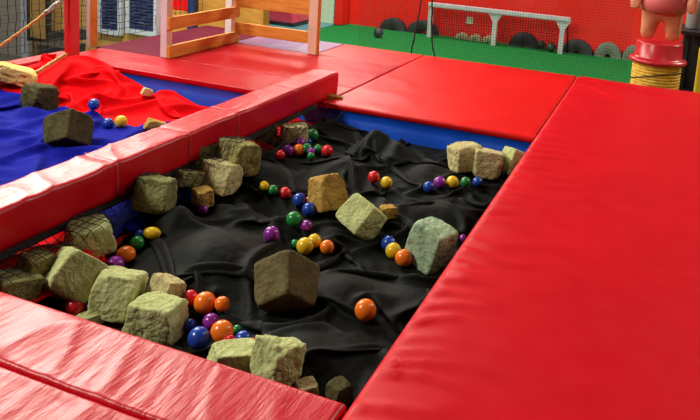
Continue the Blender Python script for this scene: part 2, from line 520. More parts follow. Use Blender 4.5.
def grid_faces(nx, ny):
    return [(i * ny + j, (i + 1) * ny + j, (i + 1) * ny + j + 1, i * ny + j + 1) for i in range(nx - 1) for j in range(ny - 1)]

def bumps_fn(base, bl):
    def f(X, Y):
        Z = base(X, Y)
        for (bx, by, r, hgt, sharp) in bl:
            d = np.sqrt((X - bx) ** 2 + (Y - by) ** 2) / r
            if sharp: Z = np.maximum(Z, base(X, Y) + hgt * np.clip(1.15 - d, 0, 1))
            else: Z = Z + hgt * np.exp(-d * d * 1.5)
        return Z
    return f

def B(px, py, r, h, sharp=0, z=-0.14):
    p = at(px, py, z + h); return (p.x, p.y, r, h, sharp)

# black sheet over the main pit
def base_black(X, Y):
    z = -0.19 + 0.05 * np.clip((Y - 1.5) / 1.8, 0, 1)
    z = z + 0.05 * np.clip((-1.35 - X) / 0.25, 0, 1)
    return z
BL = [B(214, 226, 0.24, 0.12), B(262, 165, 0.17, 0.09), B(248, 142, 0.08, 0.11, 1), B(376, 128, 0.10, 0.13, 1), B(398, 142, 0.10, 0.10, 1), B(345, 158, 0.14, 0.07),
      B(305, 325, 0.15, 0.07), B(410, 205, 0.13, 0.06), B(452, 205, 0.14, 0.06), B(345, 268, 0.13, 0.07), B(180, 202, 0.10, 0.13, 1), B(415, 285, 0.14, 0.06),
      B(430, 165, 0.13, 0.05), B(330, 222, 0.10, 0.05), B(240, 205, 0.10, 0.06), B(280, 215, 0.09, 0.05), B(370, 340, 0.12, 0.04)]
Pb = sheet(-1.60, -0.508, 1.245, 3.315, 0.0125, 1.36, bumps_fn(base_black, BL), 3, -0.1, bounds=(-1.62, -0.506, 1.242, 3.318), bend=0.10, fric=0.7)
# left pit sheets
def base_left(X, Y):
    z = -0.085 + 0.0 * X
    z = z - 0.05 * np.clip((X + 1.9) / 0.3, 0, 1)
    z = z + 0.02 * np.clip((Y - 2.7) / 0.5, 0, 1)
    z = z + 0.085 * np.exp(-((X + 1.60) / 0.06) ** 2) * np.clip((1.68 - Y) / 0.1, 0, 1)
    z = z - 0.2 * np.clip((X + 1.6) / 0.05, 0, 1) * np.clip((Y - 1.62) / 0.05, 0, 1)
    z = z + 0.05 * np.clip((-2.5 - X) / 0.8, 0, 1)
    z = z - 0.07 * np.clip((Y - 3.0) / 0.25, 0, 1) * np.clip((X + 3.15) / 0.25, 0, 1)
    return z
def cap_beam(fn):
    def f(X, Y):
        Z = fn(X, Y)
        lim = np.where((X > -1.86) & (X < -1.66), -0.10, 10.0)
        return np.minimum(Z, lim)
    return f
RLt = [B(88, 68, 0.22, 0.085, 0, -0.05), B(120, 82, 0.22, 0.06, 0, -0.05), B(172, 95, 0.12, 0.06, 0, -0.06), B(60, 75, 0.25, 0.05, 0, -0.05), B(40, 85, 0.2, 0.05, 0, -0.05)]
terr_red = cap_beam(bumps_fn(base_left, RLt))
Pr = sheet(-3.46, -1.50, 1.26, 3.30, 0.017, 1.34, terr_red, 5, -0.03, bounds=(-3.48, -1.49, 1.25, 3.315), bend=0.12)

def heightmap(P, x0, x1, y0, y1, h):
    """max height of a sheet on a regular grid, as a vectorised lookup"""
    nx = int((x1 - x0) / h) + 2; ny = int((y1 - y0) / h) + 2
    H = np.full((nx, ny), -9.0)
    me = []
    for a in np.linspace(0, 1, 4)[:-1]:
        for b in np.linspace(0, 1, 4)[:-1]:
            Q = P[:-1, :-1] * (1 - a) * (1 - b) + P[1:, :-1] * a * (1 - b) + P[:-1, 1:] * (1 - a) * b + P[1:, 1:] * a * b
            me.append(Q.reshape(-1, 3))
    Q = np.concatenate(me)
    i = np.clip(((Q[:, 0] - x0) / h + 0.5).astype(int), 0, nx - 1); j = np.clip(((Q[:, 1] - y0) / h + 0.5).astype(int), 0, ny - 1)
    np.maximum.at(H, (i, j), Q[:, 2])
    for _ in range(6):
        E = np.max([np.roll(H, s, a) for s in (1, -1) for a in (0, 1)], 0)
        H = np.where(H < -5, E, H)
    def f(X, Y):
        fi = np.clip((X - x0) / h, 0, nx - 1.001); fj = np.clip((Y - y0) / h, 0, ny - 1.001)
        i = fi.astype(int); j = fj.astype(int); u = fi - i; v = fj - j
        return (H[i, j] * (1 - u) * (1 - v) + H[i + 1, j] * u * (1 - v) + H[i, j + 1] * (1 - u) * v + H[i + 1, j + 1] * u * v)
    return f
hm_red = heightmap(Pr, -3.5, -1.5, 1.2, 3.35, 0.02)
def terr_blue(X, Y): return hm_red(X, Y) + 0.002
Pbl = sheet(-3.44, -1.585, 1.74, 2.58, 0.017, 1.25, terr_blue, 9, 0.02, bounds=(-3.47, -1.575, 1.70, 2.85), bend=0.12)
CL = {}
def push_down_under_beam(P):
    m = (P[..., 0] > -1.84) & (P[..., 0] < -1.65)
    P[..., 2] = np.where(m, np.minimum(P[..., 2], -0.065), P[..., 2])
push_down_under_beam(Pr); push_down_under_beam(Pbl)
SHEETS = {'black': Pb, 'red': Pr, 'blue': Pbl}

def bvh_of(P):
    nx, ny = P.shape[:2]
    return BVHTree.FromPolygons([tuple(v) for v in P.reshape(-1, 3)], grid_faces(nx, ny))
BV = {k: bvh_of(P) for k, P in SHEETS.items()}
def surf(x, y):
    best = -0.3
    for b in BV.values():
        h = b.ray_cast(Vector((x, y, 1)), Vector((0, 0, -1)))
        if h[0] is not None: best = max(best, h[0].z)
    return best
def rest(px, py, lift, fixed=None):
    """point on the pixel's sight line that sits `lift` above the cloth"""
    r = Vector(ray(px, py)).normalized(); o = Vector(CAM)
    lo = None
    t = 1.4
    while t < 6:
        p = o + r * t
        if p.z - surf(p.x, p.y) < lift: break
        t += 0.01
    a, b = t - 0.01, t
    for _ in range(6):
        m = (a + b) / 2; p = o + r * m
        if p.z - surf(p.x, p.y) < lift: b = m
        else: a = m
    return o + r * b

# ------------------------------------------------------------------ foam blocks
PLACED = []      # (object, world verts, faces) for pressing into the cloth and draping the net
def foam_mesh(seed, s, res=20, rough=1.0, chip=1.0):
    rr = random.Random(seed); off = Vector((rr.uniform(-50, 50), rr.uniform(-50, 50), rr.uniform(-50, 50)))
    taper = (rr.uniform(-0.12, 0.12), rr.uniform(-0.12, 0.12)); 
    idx = {}; V = []; Fc = []
    def vid(i, j, k):
        key = (i, j, k)
        if key not in idx: idx[key] = len(V); V.append(Vector((i, j, k)) * (2 / res) - Vector((1, 1, 1)))
        return idx[key]
    for a in range(res):
        for b in range(res):
            for s0 in (0, res):
                q = [(a, b), (a + 1, b), (a + 1, b + 1), (a, b + 1)]
                if s0 == 0: q = q[::-1]
                Fc.append([vid(x, y, s0) for x, y in q])
                Fc.append([vid(s0, x, y) for x, y in q])
                Fc.append([vid(y, s0, x) for x, y in q])
    # a cube whose corners and edges have been broken off along random planes
    planes = [(Vector(n_), 1.0 + rr.uniform(-.05, .05)) for n_ in ((1, 0, 0), (-1, 0, 0), (0, 1, 0), (0, -1, 0), (0, 0, 1), (0, 0, -1))]
    for k in range(int(4 + 7 * chip)):
        a = Vector([rr.choice((-1, 1)) * rr.uniform(.6, 1) if rr.random() < .82 else rr.uniform(-.3, .3) for _ in range(3)])
        corner = abs(a.x) + abs(a.y) + abs(a.z); a.normalize()
        reach = abs(a.x) + abs(a.y) + abs(a.z)
        planes.append((a, reach * (1 - rr.uniform(.06, .06 + .13 * min(1.5, chip)))))
    planes = [(n_.normalized(), h_) for n_, h_ in planes]
    pw = 26
    out = []
    for p in V:
        d = p.normalized()
        acc = 0.0
        for n_, h_ in planes:
            q = n_.dot(d)
            if q > 0: acc += (q / h_) ** pw
        r_ = acc ** (-1 / pw)
        q = d * r_
        w = Vector((q.x * (1 + taper[0] * q.z), q.y * (1 + taper[1] * q.z), q.z))
        n1 = noise.noise(q * 1.3 + off); n2 = noise.noise(q * 3.4 + off); n3 = noise.noise(q * 8.0 + off)
        pit = max(0.0, noise.noise(q * 5.0 + off * 1.3) - 0.28)
        tear = max(0.0, noise.noise(q * 2.2 + off * 1.7) - 0.1)
        k = 1 + rough * (0.04 * n1 + 0.03 * n2 + 0.018 * n3 - 0.09 * pit) - 0.16 * max(0, chip - .5) * tear
        w = w * k
        out.append(Vector((w.x * s[0] / 2, w.y * s[1] / 2, w.z * s[2] / 2)))
    return out, Fc

def foam(px, py, wpx, rot, mat, label, dims=(1, 1, 1), lift=0.36, seed=None, rough=1.0, chip=1.0, group='foam blocks in the pits', z=None, res=20):
    p0 = at(px, py, -0.1); S = wpx / F * depth_of(p0)
    seed = seed if seed is not None else int(px * 7 + py)
    V, Fc = foam_mesh(seed, [S * d for d in dims], res, rough, chip)
    yaw, lean, roll = [math.radians(a) for a in rot]
    E = Matrix.Rotation(math.atan2(-p0.x, p0.y), 3, 'Z') @ Matrix.Rotation(-lean, 3, 'X') @ Matrix.Rotation(roll, 3, 'Y') @ Matrix.Rotation(yaw, 3, 'Z')
    V = [E @ v for v in V]
    zmin = min(v.z for v in V); zmax = max(v.z for v in V)
    p = rest(px, py, lift * (zmax - zmin)) if z is None else at(px, py, z)
    o = obj('foam_block', V, Fc, M[mat], None, True, p)
    md = o.data
    tag(o, label, 'foam block', group)
    PLACED.append((o, [v + p for v in V], Fc))
    return o

G = 'foam blocks in the black pit'
fb = [
 (15, 288, 35, (25, 5, 12), 'f_olive', 'brownish foam block at the left edge, half hidden behind the near red pad', dict(dims=(1.1, 1, .8), z=-0.07)),
 (37, 268, 30, (30, 10, 5), 'f_mottle', 'mottled olive foam block under the net, behind the brownish one at the left edge', dict(chip=1.6, z=-0.06)),
 (90, 238, 38, (14, -4, -3), 'f_green', 'grey-green foam block under the net, in front of the bright red cloth scrap', dict(dims=(1.05, .9, .8), z=-0.055)),
 (73, 275, 41, (20, 32, 33), 'f_green', 'smooth pale green foam block tipped to a point, left of the purple ball', dict(rough=.5, chip=.5)),
 (118, 293, 42, (-22, 10, 12), 'f_green', 'chunky pale green foam block just below the purple ball at left', dict(chip=1.2)),
 (166, 291, 28, (40, 10, 20), 'f_sand', 'small yellowish foam block peeking out behind the big pale green ones', dict()),
 (157, 318, 46, (-26, 4, 6), 'f_green', 'large pale green foam block resting against the middle of the near pad', dict(chip=1.0, dims=(1.05, .95, .85))),
 (90, 318, 22, (20, 0, 0), 'f_green', 'sliver of green foam above the near pad, beside the red ball at left', dict(dims=(1.1, .8, .5), lift=.5)),
 (237, 356, 40, (10, 6, 6), 'f_green', 'flat pale green foam slab at the near pad, below the blue and orange balls', dict(dims=(1.25, .9, .5), rough=.6, chip=.8)),
 (277, 361, 40, (40, 14, 14), 'f_green', 'crumbled pale green foam chunk at the near pad, right of the flat slab', dict(chip=1.7, rough=1.4)),
 (306, 388, 20, (20, 0, 0), 'f_sand', 'small pale foam scrap at the near pad, below the crumbled chunk', dict(dims=(1.1, .9, .6))),
 (339, 392, 22, (40, 0, 0), 'f_dark', 'dark olive foam lump in the near right corner of the pit', dict()),
 (287, 284, 46, (46, 55, 0), 'f_brown', 'dark brown-grey foam cube balanced on a corner, alone in the middle of the black cloth', dict(rough=.35, chip=.3, lift=.27)),
 (326, 193, 31, (34, 22, -10), 'f_tan', 'orange-tan foam block in the middle of the pit, behind the pale green cube', dict(dims=(.95, .9, 1.1), chip=1.1)),
 (361, 217, 33, (-36, 20, 36), 'f_green', 'pale green foam cube tilted onto its corner in the middle of the pit', dict(rough=.7, chip=.6)),
 (388, 212, 15, (20, 5, 0), 'f_tan', 'small tan foam scrap right behind the tilted pale green cube', dict(dims=(1.2, .8, .8))),
 (432, 245, 38, (-34, 0, 12), 'f_blue', 'blue-green foam block beside the right pad, next to three balls', dict(dims=(.95, 1, 1.1), chip=.7)),
 (465, 157, 27, (30, 6, -6), 'f_sand', 'sand coloured foam block at the far right of the pit, leftmost of three', dict(dims=(1, .9, 1))),
 (487, 164, 27, (8, 10, 4), 'f_sand', 'greenish sand foam block at the far right of the pit, middle one of three', dict(chip=1.4)),
 (514, 163, 23, (30, 20, 15), 'f_green', 'pale green foam block tucked against the far right pad corner', dict(dims=(1, 1, 1.1))),
 (155, 194, 31, (-20, 10, 10), 'f_olive', 'grey-olive foam block under the net, nearest the beam where blue cloth shows', dict(lift=.5)),
 (190, 178, 25, (30, 12, 8), 'f_green', 'yellowish flat foam slab under the net, left of the tan lit block', dict(dims=(1.2, 1, .6), lift=.5)),
 (221, 177, 30, (-30, 10, 8), 'f_sand', 'tan foam block in front of the two mottled netted blocks', dict(lift=.5)),
 (206, 155, 29, (25, 10, 0), 'f_olive', 'olive foam block under the net against the beam, left of the mottled one', dict(lift=.5, dims=(1.2, 1, .7))),
 (240, 158, 31, (35, 8, 6), 'f_mottle', 'mottled foam block under the net with a torn knobbly surface', dict(lift=.5, chip=1.5)),
 (264, 131, 20, (20, 0, 0), 'f_mottle', 'small dark mottled foam block under the net at the far end of the beam', dict(lift=.5)),
 (294, 132, 22, (10, 4, 0), 'f_sand', 'tan speckled foam block beside the far green ball', dict(dims=(1.1, 1, .7), lift=.45)),
 (276, 141, 9, (10, 0, 0), 'f_sand', 'tiny tan foam scrap just left of the far purple balls', dict()),
 (203, 197, 17, (30, 0, 0), 'f_tan', 'small brown foam scrap poking from the black cloth below the tan block', dict(lift=.5)),
]
for (px, py, w, rot, mat, lab, kw) in fb:
    foam(px, py, w, rot, mat, lab, group=G, **kw)
G2 = 'foam blocks in the left pit'
foam(40, 97, 25, (35, 6, 8), 'f_dark', 'dark speckled foam block lying where red cloth meets blue cloth', (1, .9, .9), .33, group=G2, rough=2.2, chip=1.3)
foam(68, 131, 31, (48, 38, 4), 'f_dark', 'dark olive foam block on the blue cloth, behind the raised beam', (1, .95, .95), .32, group=G2, rough=.5, chip=.6)
foam(156, 126, 15, (10, 10, 20), 'f_tan', 'small tan foam piece half hidden behind the raised beam', (1.2, .9, .7), .5, group=G2)
foam(147, 92, 9, (10, 10, 20), 'f_sand', 'small beige foam piece among the folds of red cloth below the blue liner', (1, 1, .8), .5, group=G2)
foam(12, 74, 30, (5, 5, 20), 'f_cream', 'crumpled cream foam heap beside the rope at the far left', (1.2, 1, .5), .4, group=G2, rough=1.6, chip=1.5)
foam(331, 99, 15, (5, 5, 10), 'f_tan', 'tan foam wedge jammed under the far end of the raised beam', (1.3, .7, .6), .5, group=G2, z=-0.01)

# ------------------------------------------------------------------ balls
def ball_mesh(r, sq=(1, 1, 1), rot=0.0, dent=0.0):
    bm = bmesh.new(); bmesh.ops.create_icosphere(bm, subdivisions=4, radius=r)
    E = Euler((0.2, rot, 0.4)).to_matrix()
    for v in bm.verts:
        p = v.co.copy()
        p = E @ Vector((p.x * sq[0], p.y * sq[1], p.z * sq[2])); v.co = p
    return bm
def ball(px, py, rpx, col, label, sq=(1, 1, 1), rot=0.0, sink=0.86, group='plastic balls in the black pit'):
    p0 = at(px, py, -0.12); r = rpx / F * depth_of(p0)
    p = rest(px, py, r * sink)
    r = rpx / F * depth_of(p)
    bm = ball_mesh(r, sq, rot)
    V = [v.co + p for v in bm.verts]; Fc = [[v.index for v in f.verts] for f in bm.faces]
    o = obj_bm('pit_ball', bm, M['b_' + col], None, True, p)
    tag(o, label, 'ball', group)
    PLACED.append((o, V, Fc))
balls = [
 (126, 254, 8.5, 'orange', 'dented orange ball touching the purple one at left', (1.1, 1, .9)),
 (115, 265, 9, 'purple', 'purple ball wedged between the pointed and the chunky pale green foam blocks'),
 (152, 233, 7, 'yellow', 'squashed lemon-shaped yellow ball at left, next to a green ball', (1.25, .85, .85)),
 (140, 236, 6, 'blue', 'dark blue ball half hidden behind the green ball at left'),
 (137, 243, 7, 'green', 'green ball between the squashed yellow ball and the dented orange ball'),
 (75, 307, 9.5, 'red', 'red ball at the left part of the near pad, below the pointed foam block'),
 (91, 306, 7, 'blue', 'blue ball mostly hidden, right of the red ball at the near pad'),
 (190, 298, 8, 'red', 'red ball left of the orange pair, beside the largest near foam block'),
 (205, 303, 11, 'orange', 'larger orange ball of the orange pair beside the red ball'),
 (222, 304, 7.5, 'orange', 'smaller dull orange ball right behind the larger orange one'),
 (190, 325, 6, 'blue', 'dark blue ball mostly hidden behind the largest near foam block'),
 (199, 338, 11, 'blue', 'large bright blue ball at the near pad, right of the largest foam block'),
 (211, 322, 8.5, 'purple', 'purple ball behind the large bright blue ball at the near pad'),
 (222, 332, 11.5, 'orange', 'orange ball between the bright blue ball and the small green one'),
 (237, 330, 5, 'green', 'small green ball right of the near orange ball'),
 (243, 339, 8, 'blue', 'blue ball just behind the flat foam slab, below the small green ball'),
 (229, 343, 8, 'red', 'red ball half hidden by the flat foam slab, below the orange ball'),
 (252, 344, 6, 'red', 'small red ball between the flat slab and the crumbled foam chunk'),
 (312, 135, 6.5, 'green', 'topmost green ball near the blue liner'),
 (300, 143, 5.5, 'purple', 'purple ball below the tan speckled foam block at the far end'),
 (308, 142, 4, 'blue', 'small blue ball right of the far purple ball, below the topmost green one'),
 (287.5, 150.5, 6, 'purple', 'purple ball left of the orange ball in the far cluster'),
 (298.5, 150, 6, 'orange', 'orange ball in the far cluster'),
 (306.7, 148, 5, 'green', 'green ball just right of the orange ball in the far cluster'),
 (317.6, 149.5, 5, 'green', 'green ball beside the red ball at the right of the far cluster'),
 (327, 151, 6, 'red', 'red ball at the right end of the far cluster'),
 (280, 155, 5, 'red', 'dull red ball at the left end of the far cluster'),
 (311, 156, 3.8, 'green', 'tiny green ball in front of the far cluster'),
 (311, 151.5, 4, 'purple', 'small purple ball between the two green balls of the far cluster'),
 (273, 190, 5, 'green', 'green ball half sunk in cloth, left of a red ball'),
 (285, 193, 6, 'red', 'red ball between a green and a blue ball, left of the orange-tan foam block'),
 (264, 186, 5, 'yellow', 'dull yellow ball half hidden in a dark fold left of the green ball'),
 (299.4, 200, 7, 'blue', 'upper blue ball left of the orange-tan foam block'),
 (309, 209.5, 7, 'blue', 'lower blue ball at the foot of the orange-tan foam block'),
 (309, 202, 5.5, 'red', 'red ball hidden between the two blue balls'),
 (293.7, 219, 7.5, 'green', 'bright green ball left of a small purple ball in the middle of the pit'),
 (306.6, 225.7, 5.5, 'purple', 'small purple ball right of the bright green ball'),
 (271.4, 234.3, 8, 'purple', 'purple ball alone on the cloth above the dark corner-balanced cube'),
 (295, 244, 4.5, 'green', 'small green ball left of the two yellow balls'),
 (305, 246, 8.5, 'yellow', 'front yellow ball of the pair behind the dark cube'),
 (314.3, 241, 7, 'yellow', 'rear yellow ball of the pair behind the dark cube'),
 (327, 247, 7, 'orange', 'orange ball right of the pair of yellow balls'),
 (388.6, 243.4, 7.5, 'blue', 'blue ball at the back of the three balls left of the blue-green foam block'),
 (393.4, 250.8, 8, 'yellow', 'yellow ball in the middle of the three balls left of the blue-green foam block'),
 (403.5, 258, 8.5, 'orange', 'orange ball touching the blue-green foam block'),
 (365.5, 310, 10.8, 'orange', 'large orange ball alone on the black cloth near the right pad'),
 (373.8, 177, 6, 'red', 'red ball beside a yellow ball above the tilted green cube'),
 (386.5, 182.5, 6, 'yellow', 'yellow ball beside the red ball above the tilted green cube'),
 (428.6, 187, 5.5, 'blue', 'blue ball at the left end of the row of five at the far right'),
 (439.5, 182.5, 6.2, 'purple', 'purple ball in the row of five at the far right'),
 (452.5, 182, 6.2, 'yellow', 'yellow ball in the middle of the row of five at the far right'),
 (465.5, 182, 5, 'green', 'green ball in the row of five at the far right'),
 (477.5, 182, 5, 'blue', 'blue ball at the right end of the row of five at the far right'),
 (463, 238.5, 4, 'purple', 'small purple ball peeking out between the blue-green foam block and the right pad'),
 (223, 192, 5, 'blue', 'blue ball in shade right below the tan block under the net'),
 (203, 209.5, 5, 'purple', 'purple ball half buried in cloth at the left, below the small brown scrap'),
]
for b in balls: ball(*b)
GL = 'plastic balls in the left pit'
ball(94, 104.5, 5.8, 'blue', 'blue ball lying on the red cloth of the left pit', sink=.7, group=GL)
ball(108, 123.5, 5.5, 'blue', 'blue ball half sunk beside the yellow ball in the left pit', sink=.6, group=GL)
ball(121, 121.5, 6.2, 'yellow', 'yellow ball at the edge of the blue cloth in the left pit', sink=.8, group=GL)
ball(194, 95, 5, 'red', 'red ball sitting on the red cloth near the blue liner', sink=.9, group=GL)

# press the cloth down under whatever lies on it
for (o, V, Fc) in PLACED:
    bv = BVHTree.FromPolygons([tuple(v) for v in V], [tuple(f) for f in Fc])
    xs = [v.x for v in V]; ys = [v.y for v in V]
    mg = 0.004
    for P in SHEETS.values():
        Q = P.reshape(-1, 3)
        ii = np.where((Q[:, 0] > min(xs)) & (Q[:, 0] < max(xs)) & (Q[:, 1] > min(ys)) & (Q[:, 1] < max(ys)))[0]
        for i in ii:
            h = bv.ray_cast(Vector((Q[i, 0], Q[i, 1], -3)), Vector((0, 0, 1)))
            if h[0] is not None and Q[i, 2] > h[0].z - mg: Q[i, 2] = h[0].z - mg

def cloth_obj(name, P, mat, label):
    nx, ny = P.shape[:2]
    o = obj(name, P.reshape(-1, 3), grid_faces(nx, ny), mat)
    s = o.modifiers.new('thick', 'SOLIDIFY'); s.thickness = 0.003; s.offset = -1
    s = o.modifiers.new('sub', 'SUBSURF'); s.levels = 1; s.render_levels = 1
    return tag(o, label, 'cloth')
cloth_obj('cloth_sheet', Pb, M['black_cloth'], 'large crumpled black cloth covering the main pit')
cloth_obj('cloth_sheet', Pr, M['red_cloth'], 'crumpled red cloth covering the far part of the left pit')
cloth_obj('cloth_sheet', Pbl, M['blue_cloth'], 'dark blue cloth spread over the near part of the left pit')

# ------------------------------------------------------------------ pit net hanging from the beam over the blocks
def pit_net():
    bvs = [BVHTree.FromPolygons([tuple(v) for v in V], [tuple(f) for f in Fc]) for (o, V, Fc) in PLACED
           if min(v.x for v in V) < -1.3]
    x0, x1, y0, y1 = -1.672, -1.49, 1.245, 3.28
    h = 0.01
    nx = int((x1 - x0) / h); ny = int((y1 - y0) / h)
    Z = np.zeros((nx + 1, ny + 1))
    for i in range(nx + 1):
        for j in range(ny + 1):
            x = x0 + i * h; y = y0 + j * h
            z = max(surf(x, y), -0.008 - (x - x0) * 1.3)
            for b in bvs:
                q = b.ray_cast(Vector((x, y, 1)), Vector((0, 0, -1)))
                if q[0] is not None: z = max(z, q[0].z)
            Z[i, j] = min(z, 0.0 if x < -1.65 else z)
    D = Z.copy()
    for _ in range(2):
        D = np.maximum.reduce([D, np.roll(D, 1, 0), np.roll(D, -1, 0), np.roll(D, 1, 1), np.roll(D, -1, 1)])
        D[0] = Z[0]
    for _ in range(3):
        D[1:-1, 1:-1] = np.maximum(Z[1:-1, 1:-1], (D[1:-1, 1:-1] + D[2:, 1:-1] + D[:-2, 1:-1] + D[1:-1, 2:] + D[1:-1, :-2]) / 5)
    def pt(u, v):
        i = min(nx, max(0, (u - x0) / h)); j = min(ny, max(0, (v - y0) / h)); a, b = int(min(i, nx - 1)), int(min(j, ny - 1))
        fu, fv = i - a, j - b
        z = D[a, b] * (1 - fu) * (1 - fv) + D[a + 1, b] * fu * (1 - fv) + D[a, b + 1] * (1 - fu) * fv + D[a + 1, b + 1] * fu * fv
        return Vector((u + 0.004 * nz(u * 30, v * 30, 1), v + 0.004 * nz(u * 30, v * 30, 6), z + 0.005))
    V, Fc = [], []
    cell = 0.03
    edge = lambda v: -1.59 + 0.06 * min(1, max(0, (1.78 - v) / 0.06)) + 0.1 * min(1, max(0, (v - 2.0) / 0.3)) + 0.02 * nz(v * 3, 0, 2)
    v = y0
    while v < y1:
        e = edge(v)
        tube_geo([pt(x0 + (e - x0) * k / 16, v) for k in range(17)], 0.0014, 4, False, V, Fc); v += cell
    u = x0
    while u < x1:
        seg = []
        n = 200
        for k in range(n + 1):
            vv = y0 + (y1 - y0) * k / n
            if u <= edge(vv): seg.append(pt(u, vv))
            else:
                if len(seg) > 2: tube_geo(seg, 0.0014, 4, False, V, Fc)
                seg = []
        if len(seg) > 2: tube_geo(seg, 0.0014, 4, False, V, Fc)
        u += cell * 0.8
    tag(obj('pit_net', V, Fc, M['netting'], None, False), 'black square-mesh net hanging from the raised beam over the foam blocks', 'net')
pit_net()

# ------------------------------------------------------------------ posts and fence
def post_box(name, cx, cy, w, h, mats, parent=None):
    o = box(name, cx - w / 2, cx + w / 2, cy - w / 2, cy + w / 2, 0.0, h, mats[0], parent, 0.004)
    if len(mats) > 1:
        o.data.materials.append(mats[1])
        for p in o.data.polygons:
            if p.normal.x > 0.7: p.material_index = 1
    return o
def post_at(name, px0, px1, py, depth, h, mats):
    a, b = at(px0, py), at(px1, py)
    o = box(name, a.x, a.x + (b.x - a.x), a.y, a.y + depth, 0.0, h, mats[0], None, 0.004)
    if len(mats) > 1:
        o.data.materials.append(mats[1])
        for p in o.data.polygons:
            if p.normal.x > 0.7: p.material_index = 1
    return o
tag(post_at('padded_post', 64.3, 75.5, 60, 0.075, 1.5, [M['redpost']]), 'square red post at the corner of the left pit', 'post')
tag(post_at('timber_post', 86.2, 93, 47, 0.07, 1.5, [M['white_paint'], M['plank_x']]), 'white and brown timber post just right of the red post', 'post')
tag(post_at('timber_post', 155.5, 162, 33.5, 0.05, 1.5, [M['white_paint']]), 'thin grey-white post behind the left front fence post', 'post')
def make_fence():
    root = empty('wooden_fence', (-2.3, 4.45, 0))
    tag(root, 'wooden plank fence with white corner posts on the red mats', 'fence')
    off = Vector((2.3, -4.45, 0))
    def fbox(name, x0, x1, y0, y1, z0, z1, mats, b=0.003):
        o = box(name, x0 + 2.3, x1 + 2.3, y0 - 4.45, y1 - 4.45, z0, z1, mats[0], root, b)
        if len(mats) > 1:
            o.data.materials.append(mats[1])
            for p in o.data.polygons:
                if p.normal.x > 0.7: p.material_index = 1
        return o
    fbox('post', -3.015, -2.965, 3.71, 3.765, 0, 1.4, [M['white_paint'], M['peach_wood']])
    fbox('post', -3.02, -2.966, 4.43, 4.475, 0, 1.4, [M['white_paint'], M['peach_wood']])
    fbox('post', -2.325, -2.255, 4.42, 4.47, 0, 1.4, [M['peach_wood'], M['plank_x']])
    # along the left side
    for z0, z1 in ((0.0, 0.082), (0.185, 0.268), (0.40, 0.49)):
        fbox('plank', -2.963, -2.938, 3.705, 4.50, z0, z1, [M['plank_y']])
    for z0, z1 in ((0.072, 0.158), (0.272, 0.40)):
        fbox('plank', -2.936, -2.326, 4.425, 4.45, z0, z1, [M['plank_x']])
make_fence()

# ------------------------------------------------------------------ background at the left
BY = 5.9
def panel(name, px0, px1, py0, py1, Y, th, mat, label=None, cat=None, parent=None, bev=0.003):
    a = on_y(px0, py1, Y); b = on_y(px1, py1, Y); t = on_y((px0 + px1) / 2, py0, Y)
    o = box(name, a.x, b.x, Y, Y + th, (a.z + b.z) / 2, t.z, mat, parent, bev)
    if label: tag(o, label, cat)
    return o
struct('wall_left', -9, on_y(164, 30, BY + .3).x, BY + 0.3, BY + 0.42, FZ, 3.6, M['beigewall'], bev=0)
struct('wall_side', -9.0, -8.9, -3, BY + 0.3, FZ, 3.6, M['greywall'], bev=0)
def blind(px0, px1, label):
    Y = BY + 0.24
    a = on_y(px0, 30, Y); b = on_y(px1, 30 + (px1 - px0) * .16, Y); zt = 1.9; zb = a.z - 0.03
    root = empty('window_blind', (a.x, Y, zb)); tag(root, label, 'blind')
    w = b.x - a.x; H = zt - zb; t = 0.05
    bm = bmesh.new()
    add_box(bm, 0, t, 0, .05, 0, H); add_box(bm, w - t, w, 0, .05, 0, H); add_box(bm, t, w - t, 0, .05, 0, t); add_box(bm, t, w - t, 0, .05, H - t, H)
    obj_bm('frame', bm, M['palewall'], root, False)
    bm = bmesh.new(); add_box(bm, t, w - t, .03, .045, t, H - t)
    k = 0
    z = t
    while z < H - t:
        add_box(bm, t, w - t, .012, .03, z, z + 0.022); z += 0.035
    obj_bm('slats', bm, M['shutter'], root, False)
blind(97, 121, 'navy slatted blind in a white frame, nearest the red post')
blind(125, 157, 'wider navy slatted blind in a white frame, behind the thin grey post')
Y2 = 5.9
panel('partition_board', -30, 21, -60, 75, Y2 + .22, .05, M['greywall'], 'grey board standing behind the net at the far left', 'board')
panel('partition_post', 21.5, 28, -60, 75, Y2 + .2, .08, M['palewall'], 'pale bluish upright between the grey and ochre boards', 'post')
root = empty('ochre_door', on_y(46, 43, Y2)); tag(root, 'ochre door panel with black frame behind the net', 'door')
def ch(o, r):
    o.parent = r; o.matrix_parent_inverse = Matrix.Translation(-r.location); return o
ch(panel('door_leaf', 29, 46, -60, 39, Y2 + .02, .04, M['ochre']), root)
ch(panel('frame_rail', 27.5, 66, 40, 43, Y2, .06, M['blackmetal']), root)
ch(panel('frame_stile', 27, 29, -60, 41, Y2, .06, M['blackmetal']), root)
ch(panel('frame_stile', 45.5, 47.3, -60, 41, Y2, .06, M['blackmetal']), root)
tag(panel('storage_crate', 51, 66, 32, 42, 5.6, .3, M['blackmetal']), 'black box beside the red post, behind the net, upper one', 'box')
tag(panel('storage_crate', 37, 62, 46, 58, 5.2, .3, M['blackmetal']), 'black box behind the net just above the red edge beam', 'box')

